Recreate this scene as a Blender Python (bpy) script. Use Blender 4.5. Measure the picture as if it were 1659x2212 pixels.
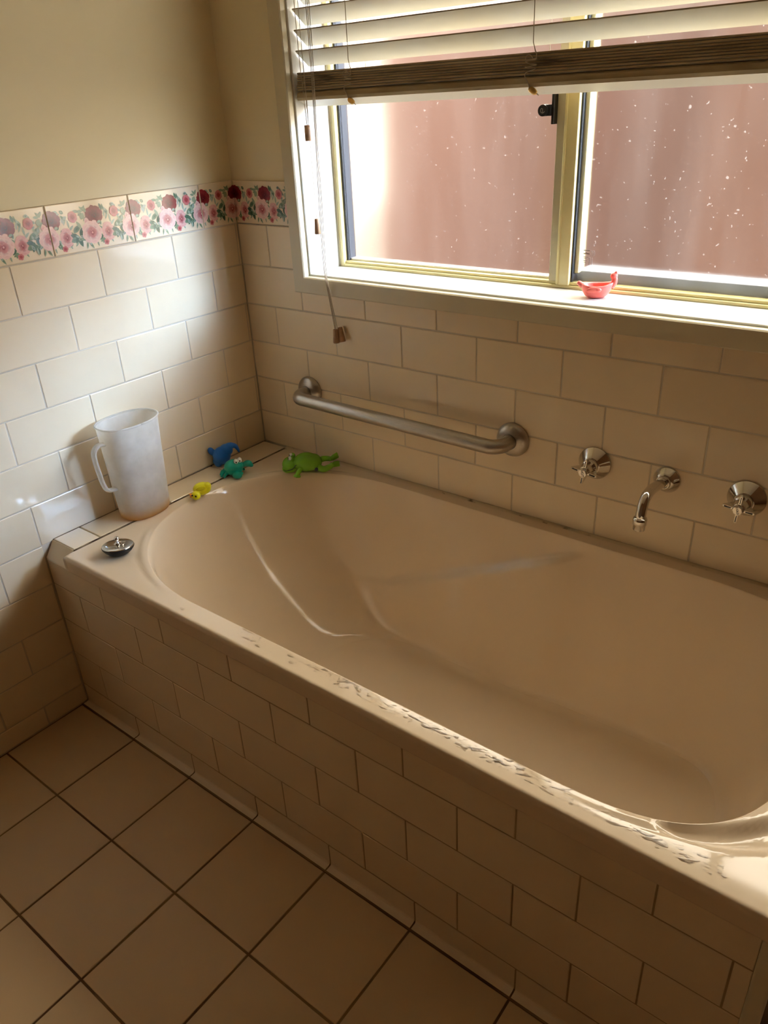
import bpy, bmesh, math, random
from mathutils import Vector, Matrix, Euler
random.seed(7)
S = bpy.context.scene
for o in list(bpy.data.objects): bpy.data.objects.remove(o)
COL = S.collection

# ------------------------------------------------------------------ camera
def cam_matrix(loc, rx, roll, rz):
    m = Matrix.Rotation(rz, 4, 'Z') @ Matrix.Rotation(rx, 4, 'X') @ Matrix.Rotation(roll, 4, 'Z')
    m.translation = loc
    return m
cd = bpy.data.cameras.new('camera'); cam = bpy.data.objects.new('camera', cd); COL.objects.link(cam)
cd.sensor_fit = 'HORIZONTAL'; cd.sensor_width = 36.0; cd.lens = 36.0 * 1659.74 / 1659.0
cd.clip_start = 0.01
cam.matrix_world = cam_matrix((1.5498, -1.3818, 1.2951), 1.0818, -0.0529, 0.6834)
S.camera = cam

# ------------------------------------------------------------------ sky and exposure
W = bpy.data.worlds.new('sky'); S.world = W; W.use_nodes = True
bg = W.node_tree.nodes['Background']
bg.inputs[0].default_value = (1.0, 0.885, 0.725, 1)
bg.inputs[1].default_value = 0.52
sl = bpy.data.lights.new('hazy_sun', 'SUN'); sun = bpy.data.objects.new('hazy_sun', sl); COL.objects.link(sun)
sl.energy = 0.30; sl.angle = math.radians(15); sl.color = (.52, .86, 1.45)
po = bpy.data.lights.new('window_portal', 'AREA'); po.shape = 'RECTANGLE'; po.size = 1.72; po.size_y = 1.04; po.cycles.is_portal = True
pob = bpy.data.objects.new('window_portal', po); COL.objects.link(pob); pob.location = (1.092, .20, 1.448); pob.rotation_euler = (-math.pi/2, 0, 0)
sun.rotation_euler = Vector((1.0, .52, .37)).to_track_quat('Z', 'Y').to_euler()
S.view_settings.view_transform = 'Standard'; S.view_settings.look = 'None'
S.view_settings.gamma = 1.0; S.view_settings.use_curve_mapping = False
S.view_settings.exposure = 4.6
S.cycles.max_bounces = 10; S.cycles.diffuse_bounces = 6; S.cycles.glossy_bounces = 4
S.cycles.transmission_bounces = 8; S.cycles.transparent_max_bounces = 10
S.cycles.sample_clamp_indirect = 2.0; S.cycles.adaptive_threshold = 0.02

# ------------------------------------------------------------------ helpers
def lin(h):
    h = h.lstrip('#'); v = [int(h[i:i+2], 16) / 255 for i in (0, 2, 4)]
    return tuple(c / 12.92 if c <= .04045 else ((c + .055) / 1.055) ** 2.4 for c in v)

def link(name, me, mat=None, parent=None, loc=(0, 0, 0), rz=0.0):
    o = bpy.data.objects.new(name, me); COL.objects.link(o)
    if mat is not None and me is not None and not me.materials: me.materials.append(mat)
    o.location = loc; o.rotation_euler = (0, 0, rz)
    if parent is not None: o.parent = parent
    return o
def tag(o, label, cat, group=None, kind=None):
    o['label'] = label; o['category'] = cat
    if group: o['group'] = group
    if kind: o['kind'] = kind
    return o
def struct(o, label=None, cat=None):
    o['kind'] = 'structure'
    if label: o['label'] = label
    if cat: o['category'] = cat
    return o
def empty(name, loc=(0, 0, 0)):
    o = bpy.data.objects.new(name, None); COL.objects.link(o); o.location = loc; o.empty_display_size = .05
    return o
def mesh(name, v, f, smooth=False):
    me = bpy.data.meshes.new(name); me.from_pydata([tuple(p) for p in v], [], f); me.update()
    if smooth:
        for p in me.polygons: p.use_smooth = True
    return me
def bm_mesh(name, bm, smooth=False):
    me = bpy.data.meshes.new(name); bmesh.ops.recalc_face_normals(bm, faces=bm.faces); bm.to_mesh(me); bm.free()
    if smooth:
        for p in me.polygons: p.use_smooth = True
    return me
def add_box(bm, x0, x1, y0, y1, z0, z1):
    v = [bm.verts.new((x, y, z)) for z in (z0, z1) for y in (y0, y1) for x in (x0, x1)]
    for q in ((0, 2, 3, 1), (4, 5, 7, 6), (0, 1, 5, 4), (2, 6, 7, 3), (0, 4, 6, 2), (1, 3, 7, 5)):
        bm.faces.new([v[i] for i in q])
    return v
def boxes(name, lst, bevel=0.0, seg=2, smooth=False):
    bm = bmesh.new()
    for b in lst:
        v = add_box(bm, *b)
    if bevel:
        bmesh.ops.bevel(bm, geom=list(bm.edges), offset=bevel, segments=seg, profile=.5, affect='EDGES')
    return bm_mesh(name, bm, smooth)
def frames(pts):
    n = len(pts); T = []
    for i in range(n):
        a = pts[max(i-1, 0)]; b = pts[min(i+1, n-1)]; T.append((b - a).normalized())
    ref = Vector((0, 0, 1)) if abs(T[0].z) < .9 else Vector((1, 0, 0))
    N = [(ref - T[0] * ref.dot(T[0])).normalized()]
    for i in range(1, n):
        q = T[i-1].rotation_difference(T[i]); v = q @ N[-1]
        N.append((v - T[i] * v.dot(T[i])).normalized())
    return T, N
def sweep(bm, pts, rad, seg=12, cap=True, sx=1.0, sy=1.0):
    pts = [Vector(p) for p in pts]; n = len(pts)
    if not hasattr(rad, '__len__'): rad = [rad] * n
    T, N = frames(pts); rings = []
    for i in range(n):
        B = T[i].cross(N[i])
        rings.append([bm.verts.new(pts[i] + rad[i] * (math.cos(2*math.pi*k/seg) * N[i] * sx + math.sin(2*math.pi*k/seg) * B * sy)) for k in range(seg)])
    for i in range(n-1):
        for k in range(seg):
            bm.faces.new((rings[i][k], rings[i][(k+1) % seg], rings[i+1][(k+1) % seg], rings[i+1][k]))
    if cap:
        bm.faces.new(rings[0][::-1]); bm.faces.new(rings[-1])
def tube(name, pts, rad, seg=12, sx=1., sy=1.):
    bm = bmesh.new(); sweep(bm, pts, rad, seg, True, sx, sy); return bm_mesh(name, bm, True)
def catmull(P, n=8):
    P = [Vector(p) for p in P]; out = []
    for i in range(len(P)-1):
        p0 = P[max(i-1, 0)]; p1 = P[i]; p2 = P[i+1]; p3 = P[min(i+2, len(P)-1)]
        for k in range(n):
            t = k / n
            out.append(.5 * ((2*p1) + (p2-p0)*t + (2*p0-5*p1+4*p2-p3)*t*t + (3*p1-p0-3*p2+p3)*t**3))
    out.append(P[-1]); return out
def lathe(name, prof, seg=32, axis='z', smooth=True, M=None):
    """prof: (r, h) pairs from bottom to top; h runs along the axis"""
    bm = bmesh.new(); rings = []
    for r, h in prof:
        if r < 1e-6: rings.append([bm.verts.new((0, 0, h))])
        else: rings.append([bm.verts.new((r*math.cos(2*math.pi*k/seg), r*math.sin(2*math.pi*k/seg), h)) for k in range(seg)])
    for a, b in zip(rings, rings[1:]):
        for k in range(seg):
            k2 = (k+1) % seg
            if len(a) == 1 and len(b) == 1: continue
            if len(a) == 1: bm.faces.new((a[0], b[k2], b[k]))
            elif len(b) == 1: bm.faces.new((a[k], a[k2], b[0]))
            else: bm.faces.new((a[k], a[k2], b[k2], b[k]))
    if axis == '-y':   # profile height points to -y (out of the back wall)
        bmesh.ops.transform(bm, matrix=Matrix.Rotation(math.pi/2, 4, 'X'), verts=bm.verts)
    if M is not None: bmesh.ops.transform(bm, matrix=M, verts=bm.verts)
    return bm_mesh(name, bm, smooth)
def ellipsoid(bm, c, r, rot=(0, 0, 0), sub=3):
    m = Matrix.Translation(c) @ Euler(rot).to_matrix().to_4x4() @ Matrix.Diagonal((r[0], r[1], r[2], 1))
    bmesh.ops.create_icosphere(bm, subdivisions=sub, radius=1.0, matrix=m)
def blob(name, parts, voxel=.0015, smooth_it=6, cut=None):
    """soft union of ellipsoids (c, r, rot) and tubes ('t', pts, radii), remeshed into one skin"""
    bm = bmesh.new()
    for q in parts:
        if q[0] == 't': sweep(bm, catmull(q[1], 5), [q[2][0] + (q[2][1]-q[2][0]) * i/(5*(len(q[1])-1)) for i in range(5*(len(q[1])-1)+1)], 10)
        else: ellipsoid(bm, q[0], q[1], q[2] if len(q) > 2 else (0, 0, 0))
    me = bm_mesh(name + '_raw', bm)
    ob = bpy.data.objects.new('raw', me); COL.objects.link(ob)
    r = ob.modifiers.new('r', 'REMESH'); r.mode = 'VOXEL'; r.voxel_size = voxel; r.use_smooth_shade = True
    s = ob.modifiers.new('s', 'SMOOTH'); s.factor = .5; s.iterations = smooth_it
    bpy.context.view_layer.update()
    dg = bpy.context.evaluated_depsgraph_get()
    out = bpy.data.meshes.new_from_object(ob.evaluated_get(dg)); out.name = name
    bpy.data.objects.remove(ob); bpy.data.meshes.remove(me)
    out.materials.clear()
    for p in out.polygons: p.use_smooth = True
    return out
def text_mesh(name, s, size, depth=.0003):
    c = bpy.data.curves.new(name, 'FONT'); c.body = s; c.size = size; c.extrude = depth; c.align_x = 'CENTER'; c.align_y = 'CENTER'
    ob = bpy.data.objects.new('raw', c); COL.objects.link(ob); bpy.context.view_layer.update()
    me = bpy.data.meshes.new_from_object(ob.evaluated_get(bpy.context.evaluated_depsgraph_get())); me.name = name
    bpy.data.objects.remove(ob); return me

# ------------------------------------------------------------------ materials
class NT:
    def __init__(s, name):
        s.m = bpy.data.materials.new(name); s.m.use_nodes = True; s.t = s.m.node_tree; s.n = s.t.nodes; s.l = s.t.links
        s.b = s.n['Principled BSDF']
    def node(s, t, **k):
        n = s.n.new(t)
        for a, v in k.items(): setattr(n, a, v)
        return n
    def obj(s):
        return s.node('ShaderNodeTexCoord').outputs['Object']
    def geo(s):
        return s.node('ShaderNodeNewGeometry').outputs['Position']
    def noise(s, scale, detail=3, vec=None, stretch=None):
        n = s.node('ShaderNodeTexNoise'); n.inputs['Scale'].default_value = scale; n.inputs['Detail'].default_value = detail
        v = vec if vec is not None else s.geo()
        if stretch:
            mp = s.node('ShaderNodeMapping'); mp.inputs['Scale'].default_value = stretch; s.l.new(v, mp.inputs[0]); v = mp.outputs[0]
        s.l.new(v, n.inputs['Vector']); return n.outputs['Fac']
    def ramp(s, fac, stops):
        r = s.node('ShaderNodeValToRGB'); e = r.color_ramp.elements
        while len(e) < len(stops): e.new(.5)
        for i, (p, c) in enumerate(stops): e[i].position = p; e[i].color = (*c, 1)
        s.l.new(fac, r.inputs[0]); return r.outputs[0]
    def mix(s, fac, a, b):
        n = s.node('ShaderNodeMix', data_type='RGBA')
        if hasattr(fac, 'is_linked'): s.l.new(fac, n.inputs[0])
        else: n.inputs[0].default_value = fac
        for i, c in ((6, a), (7, b)):
            if hasattr(c, 'is_linked'): s.l.new(c, n.inputs[i])
            else: n.inputs[i].default_value = (*c, 1)
        return n.outputs[2]
    def base(s, c):
        if hasattr(c, 'is_linked'): s.l.new(c, s.b.inputs['Base Color'])
        else: s.b.inputs['Base Color'].default_value = (*c, 1)
    def set(s, **k):
        for a, v in k.items(): s.b.inputs[a.replace('_', ' ')].default_value = v
    def bump(s, fac, strength, dist=.01):
        n = s.node('ShaderNodeBump'); n.inputs['Strength'].default_value = strength; n.inputs['Distance'].default_value = dist
        s.l.new(fac, n.inputs['Height']); s.l.new(n.outputs[0], s.b.inputs['Normal'])
def simple(name, col, rough=.5, metal=0., var=.06, scale=30, **k):
    t = NT(name); dark = tuple(c * (1 - var) for c in col); lite = tuple(min(1, c * (1 + var)) for c in col)
    t.base(t.ramp(t.noise(scale), [(.3, dark), (.7, lite)])); t.set(Roughness=rough, Metallic=metal, **k)
    return t.m

CREAM = (.82, .68, .475)
def tile_mat(name, col, rough=.12, wave=.12):
    t = NT(name)
    rnd = t.node('ShaderNodeObjectInfo').outputs['Random']
    c1 = t.ramp(rnd, [(0, tuple(c*.96 for c in col)), (1, tuple(min(1, c*1.03) for c in col))])
    c2 = t.mix(t.ramp(t.noise(9, 4), [(.45, (0, 0, 0)), (.8, (.25, .25, .25))]), c1, tuple(c*.86 for c in col))
    t.base(c2); t.set(Roughness=rough); t.b.inputs['Specular IOR Level'].default_value = .5
    t.bump(t.noise(14, 2), wave, .004)
    return t.m
M = {}
M['tile'] = tile_mat('glazed_cream_tile', CREAM)
M['surround_tile'] = tile_mat('glazed_surround_tile', CREAM, .18, .08)
M['floor_tile'] = tile_mat('matt_floor_tile', (.64, .46, .265), .42, .05)
def grout_mat(name, a, b, scale=5):
    t = NT(name); t.base(t.ramp(t.noise(scale, 5), [(.35, a), (.65, b)])); t.set(Roughness=.9); t.bump(t.noise(400, 2), .3, .001); return t.m
M['grout'] = grout_mat('wall_grout', (.52, .44, .33), (.66, .58, .47))
M['surround_grout'] = grout_mat('surround_grout', (.30, .20, .10), (.42, .30, .17))
M['floor_grout'] = grout_mat('dirty_floor_grout', (.10, .045, .015), (.26, .16, .06), 4)
M['mould'] = grout_mat('mouldy_sealant', (.05, .02, .008), (.35, .25, .14), 22)
t = NT('yellowed_caulk'); t.base(t.mix(t.ramp(t.noise(24, 5), [(.60, (0, 0, 0)), (.70, (1, 1, 1))]), (.62, .50, .32), (.10, .05, .02))); t.set(Roughness=.6); M['caulk'] = t.m
t = NT('cream_wall_paint'); t.base(t.ramp(t.noise(2.5, 3), [(.3, (.84, .74, .50)), (.7, (.87, .77, .53))])); t.set(Roughness=.55)
t.bump(t.noise(160, 3), .06, .002); M['paint'] = t.m
M['ceiling'] = simple('ceiling_paint', (.80, .70, .52), .8)
M['far_wall'] = simple('dark_bounce_wall', (.20, .095, .036), .6, scale=2, var=.03)  # unseen walls; invented dark warm tone to weaken and warm the bounce light
M['trim'] = simple('white_gloss_trim', (.64, .57, .40), .28, scale=12, var=.03)
M['reveal'] = simple('white_reveal_board', (.66, .66, .62), .3, scale=8, var=.03)
M['bath'] = simple('cream_bath_enamel', (.76, .615, .44), .07, scale=3, var=.03)
M['frame'] = simple('cream_yellow_aluminium', (.72, .64, .32), .35, scale=20, var=.05)
M['sash'] = simple('beige_aluminium', (.50, .45, .30), .4, scale=20)
M['seal'] = simple('dark_window_seal', (.03, .032, .04), .6)
M['greyrail'] = simple('grey_outer_sill', (.22, .24, .28), .5, scale=8, var=.3)
M['steel'] = None
t = NT('brushed_steel'); t.base((.50, .47, .43)); t.set(Metallic=1.0)
t.set(Roughness=.33); t.base(t.ramp(t.noise(60, 3, None, (1, 8, 8)), [(.3, (.46, .43, .39)), (.7, (.53, .50, .46))])); M['steel'] = t.m
M['chrome'] = simple('chrome', (.72, .70, .66), .07, 1.0, var=.02)
M['black'] = simple('black_plastic', (.012, .012, .012), .4)
M['rubber'] = simple('black_rubber', (.010, .010, .011), .45)
M['cord'] = simple('beige_cord', (.50, .42, .30), .8)
M['wood'] = simple('pale_wood', (.42, .25, .14), .55, scale=60, var=.25)
M['bead'] = simple('varnished_bead', (.72, .42, .10), .2, scale=40, var=.3)
# slat: white paint on the faces, worn bare wood on the thin edges
t = NT('painted_slat'); t.base(t.ramp(t.noise(3, 3), [(.3, (.52, .49, .40)), (.7, (.57, .54, .45))])); t.set(Roughness=.4); M['slat'] = t.m
t = NT('worn_slat_edge')
g = t.noise(1, 4, None, (7, 50, 60))
t.base(t.ramp(g, [(.27, (.05, .03, .012)), (.38, (.32, .24, .12)), (.60, (.44, .35, .20)), (.8, (.56, .47, .30))])); t.set(Roughness=.7); M['slat_edge'] = t.m
# frosted bathroom glass
t = NT('obscure_glass'); t.base((.95, .96, .95)); t.set(Roughness=.42, IOR=1.11); t.b.inputs['Transmission Weight'].default_value = 1.0
tp = t.node('ShaderNodeBsdfTransparent'); tp.inputs[0].default_value = (.95, .96, .95, 1)
mx = t.node('ShaderNodeMixShader'); mx.inputs[0].default_value = .5; t.l.new(t.b.outputs[0], mx.inputs[1]); t.l.new(tp.outputs[0], mx.inputs[2])
st = t.ramp(t.noise(1, 5, None, (16, 16, 2.4)), [(.40, (.0, .0, .0)), (.80, (.016, .016, .016))])
sk = t.ramp(t.noise(150, 1), [(.735, (0, 0, 0)), (.76, (.12, .12, .12))])
ad = t.node('ShaderNodeMix', data_type='RGBA', blend_type='ADD'); ad.inputs[0].default_value = 1.0; t.l.new(st, ad.inputs[6]); t.l.new(sk, ad.inputs[7])
du = t.node('ShaderNodeBsdfTranslucent'); du.inputs[0].default_value = (.8, .8, .8, 1)
m3 = t.node('ShaderNodeMixShader'); t.l.new(ad.outputs[2], m3.inputs[0]); t.l.new(mx.outputs[0], m3.inputs[1]); t.l.new(du.outputs[0], m3.inputs[2]); t.l.new(m3.outputs[0], t.n['Material Output'].inputs[0])
M['glass'] = t.m
M['etch'] = simple('white_etching', (.22, .20, .19), .8)
t = NT('water'); fr_ = t.node('ShaderNodeFresnel'); fr_.inputs[0].default_value = 1.33
tp = t.node('ShaderNodeBsdfTransparent'); tp.inputs[0].default_value = (.97, .97, .97, 1); gl = t.node('ShaderNodeBsdfGlossy'); gl.inputs['Roughness'].default_value = .02
mx = t.node('ShaderNodeMixShader'); mu = t.node('ShaderNodeMath', operation='MULTIPLY'); mu.inputs[1].default_value = .9; t.l.new(fr_.outputs[0], mu.inputs[0]); t.l.new(mu.outputs[0], mx.inputs[0]); t.l.new(tp.outputs[0], mx.inputs[1]); t.l.new(gl.outputs[0], mx.inputs[2])
t.l.new(mx.outputs[0], t.n['Material Output'].inputs[0]); M['water'] = t.m
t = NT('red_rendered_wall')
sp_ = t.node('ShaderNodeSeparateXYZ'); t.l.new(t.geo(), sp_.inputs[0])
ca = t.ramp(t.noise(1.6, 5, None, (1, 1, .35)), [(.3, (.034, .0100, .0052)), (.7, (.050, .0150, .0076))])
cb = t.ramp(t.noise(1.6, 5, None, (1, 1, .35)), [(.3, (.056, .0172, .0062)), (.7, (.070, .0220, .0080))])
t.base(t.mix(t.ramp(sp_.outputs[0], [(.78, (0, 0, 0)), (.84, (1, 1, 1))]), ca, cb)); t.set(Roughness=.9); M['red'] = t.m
M['ground'] = simple('grey_paving', (.17, .16, .14), .9, scale=2, var=.1)
# frosted polypropylene: translucent + diffuse, amber film in the base
t = NT('frosted_plastic')
ob = t.obj(); sep = t.node('ShaderNodeSeparateXYZ'); t.l.new(ob, sep.inputs[0])
amb = t.ramp(sep.outputs[2], [(.0, (.84, .55, .20)), (.010, (.88, .66, .36)), (.028, (.90, .88, .83)), (.5, (.92, .91, .88))])
t.base(amb); t.set(Roughness=.35)
tr = t.node('ShaderNodeBsdfTranslucent'); t.l.new(amb, tr.inputs[0])
tp = t.node('ShaderNodeBsdfTransparent'); t.l.new(amb, tp.inputs[0])
m1 = t.node('ShaderNodeMixShader'); m1.inputs[0].default_value = .5; t.l.new(t.b.outputs[0], m1.inputs[1]); t.l.new(tr.outputs[0], m1.inputs[2])
m2 = t.node('ShaderNodeMixShader'); t.l.new(t.ramp(t.noise(30, 3), [(.3, (.34, .34, .34)), (.7, (.46, .46, .46))]), m2.inputs[0])
t.l.new(m1.outputs[0], m2.inputs[1]); t.l.new(tp.outputs[0], m2.inputs[2])
t.l.new(m2.outputs[0], t.n['Material Output'].inputs[0]); M['plastic'] = t.m
def toy(name, col, rough=.35):
    t = NT(name); t.base(col); t.set(Roughness=rough); t.b.inputs['Subsurface Weight'].default_value = .15
    t.b.inputs['Subsurface Radius'].default_value = (.01, .01, .01); t.b.inputs['Subsurface Scale'].default_value = .3
    t.bump(t.noise(120, 2), .03, .001); return t.m
M['blue'] = toy('blue_rubber', (.01, .16, .62)); M['teal'] = toy('teal_rubber', (.0, .36, .27)); M['green'] = toy('green_plastic', (.19, .48, .02), .25)
M['yellow'] = toy('yellow_vinyl', (.85, .80, .01)); M['orange'] = toy('orange_vinyl', (.9, .28, .02)); M['coral'] = toy('coral_rubber', (.95, .20, .17))
M['white'] = simple('white_paint', (.8, .8, .76), .3); M['blackpaint'] = simple('black_paint', (.01, .01, .01), .3)
t = NT('printed_rose'); a = t.node('ShaderNodeVertexColor', layer_name='Col'); t.base(a.outputs[0]); t.set(Roughness=.15); M['print'] = t.m

# ------------------------------------------------------------------ dimensions
H0, RP = 1.0455, .0989          # top tile row starts at H0, row pitch
def H(i): return H0 - RP * i
J = .0022                        # joint width
RIM = .457; D = .6986            # bath rim height, face of the tiled bath front
WX0, WX1 = .232, 1.952           # window opening inside the architrave
WZ0, WZ1 = .936, 1.96
RX, RY, RZ = 2.45, -2.45, 2.40   # room extents
BTOP = H0 + .1005                # top of rose border

_tm = {}
def tile_mesh(w, h, t=.006, c=.0016):
    """glazed tile: front faces -y at local y = 0, centred on x/z, with an eased edge"""
    k = (round(w, 4), round(h, 4), t)
    if k in _tm: return _tm[k]
    v = []
    for y, s in ((0, c), (c*.3, c*.35), (c, 0), (t, 0)):
        for sx, sz in ((-1, -1), (1, -1), (1, 1), (-1, 1)): v.append((sx*(w/2 - s), y, sz*(h/2 - s)))
    f = [(0, 1, 2, 3)]
    for r in range(3):
        for i in range(4):
            a, b = r*4+i, r*4+(i+1) % 4; f.append((b, a, a+4, b+4))
    _tm[k] = mesh('tile', v, f); return _tm[k]
def place_tile(parent, mat, a0, a1, z0, z1, side, off=0.0, name='tile'):
    w, h = a1 - a0 - J, z1 - z0 - J
    if w < .004 or h < .004: return
    me = tile_mesh(w, h); c = (a0 + a1) / 2; z = (z0 + z1) / 2; d = (random.random() - .5) * .0006
    if side == 'back': o = link(name, me, mat, parent, (c, off + d, z))
    elif side == 'left': o = link(name, me, mat, parent, (off - d, c, z), math.pi/2)
    o.rotation_euler.x = (random.random() - .5) * .004
    return o

# ------------------------------------------------------------------ room shell
TH = .12
bm_list = [(-.12, WX0-.004, .006, TH+.05, -.1, RZ), (WX1+.004, RX+.1, .006, TH+.05, -.1, RZ), (WX0-.004, WX1+.004, .006, TH+.05, -.1, WZ0-.004), (WX0-.004, WX1+.004, .006, TH+.05, WZ1+.004, RZ)]
wall_back = struct(link('wall_back', boxes('wall_back', bm_list), M['paint']), 'cream painted window wall tiled below a rose border', 'wall')
wall_left = struct(link('wall_left', boxes('wall_left', [(-.15, -.006, RY-.1, .006, -.1, RZ)]), M['paint']), 'cream painted side wall with white tiles and rose border', 'wall')
wall_right = struct(link('wall_right', boxes('wall_right', [(RX, RX+.12, RY-.1, .006, -.1, RZ)]), M['far_wall']), 'unseen dark brown wall behind the bath end, toned for bounce light', 'wall')
wall_rear = struct(link('wall_rear', boxes('wall_rear', [(-.006, RX, RY-.12, RY, -.1, RZ)]), M['far_wall']), 'unseen dark brown wall facing the window, toned for bounce light', 'wall')
ceiling = struct(link('ceiling', boxes('ceiling', [(-.15, RX+.12, RY-.12, TH+.05, RZ, RZ+.1)]), M['ceiling']), 'plain white painted ceiling', 'ceiling')
floor = struct(link('floor', boxes('floor', [(-.006, RX, RY, .006, -.12, -.0018)]), M['floor_grout']), 'square cream floor tiles with dark brown grout lines', 'floor')
# grout beds behind the tiles
link('grout_bed', boxes('grout_bed', [(-.005, WX0-.02, .0012, .0065, WZ0-.02, H0), (-.005, RX, .0012, .0065, .40, WZ0-.02), (WX1+.02, RX, .0012, .0065, WZ0-.02, H0), (1.55, RX, .0012, .0065, 0, .40)]), M['grout'], wall_back)
link('grout_bed', boxes('grout_bed', [(-.0065, -.0012, RY, .0, -.001, BTOP-.001)]), M['grout'], wall_left)

# back wall tiles
for r in range(1, 7):
    zt, zb = H(r-1), H(r)
    if r == 6: zb = RIM + .0005
    off = .1025 if r % 2 else .1995
    xs = [0.0005] + [off + .2*k for k in range(13)]
    xs = [x for x in xs if x < RX - .002] + [RX - .001]
    for a, b in zip(xs, xs[1:]):
        if r == 1 and b > .215: 
            if a < .19: place_tile(wall_back, M['tile'], a, .214, zb, zt, 'back')
            elif b > WX1 + .03: place_tile(wall_back, M['tile'], max(a, WX1+.03), b, zb, zt, 'back')
            continue
        top = zt
        if r == 2 and b > .21 and a < WX1 + .03: top = .9145
        place_tile(wall_back, M['tile'], a, b, zb, top, 'back')
# left wall tiles
for r in range(1, 12):
    zt, zb = H(r-1), max(H(r), .002)
    off = .0075 if r % 2 else .1025
    ys = [-.0005] + [-(off + .1995*k) for k in range(14)]
    ys = [y for y in ys if y > RY + .002] + [RY + .001]
    for b, a in zip(ys, ys[1:]):
        if r == 6:
            if a > -.70: place_tile(wall_left, M['tile'], a, b, RIM + .0005, zt, 'left'); continue
        if r >= 7:
            if a > -.70 and b > -.70 and a > -.705: continue
            b = min(b, -D - .0005)
        place_tile(wall_left, M['tile'], a, b, zb, zt, 'left')

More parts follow.
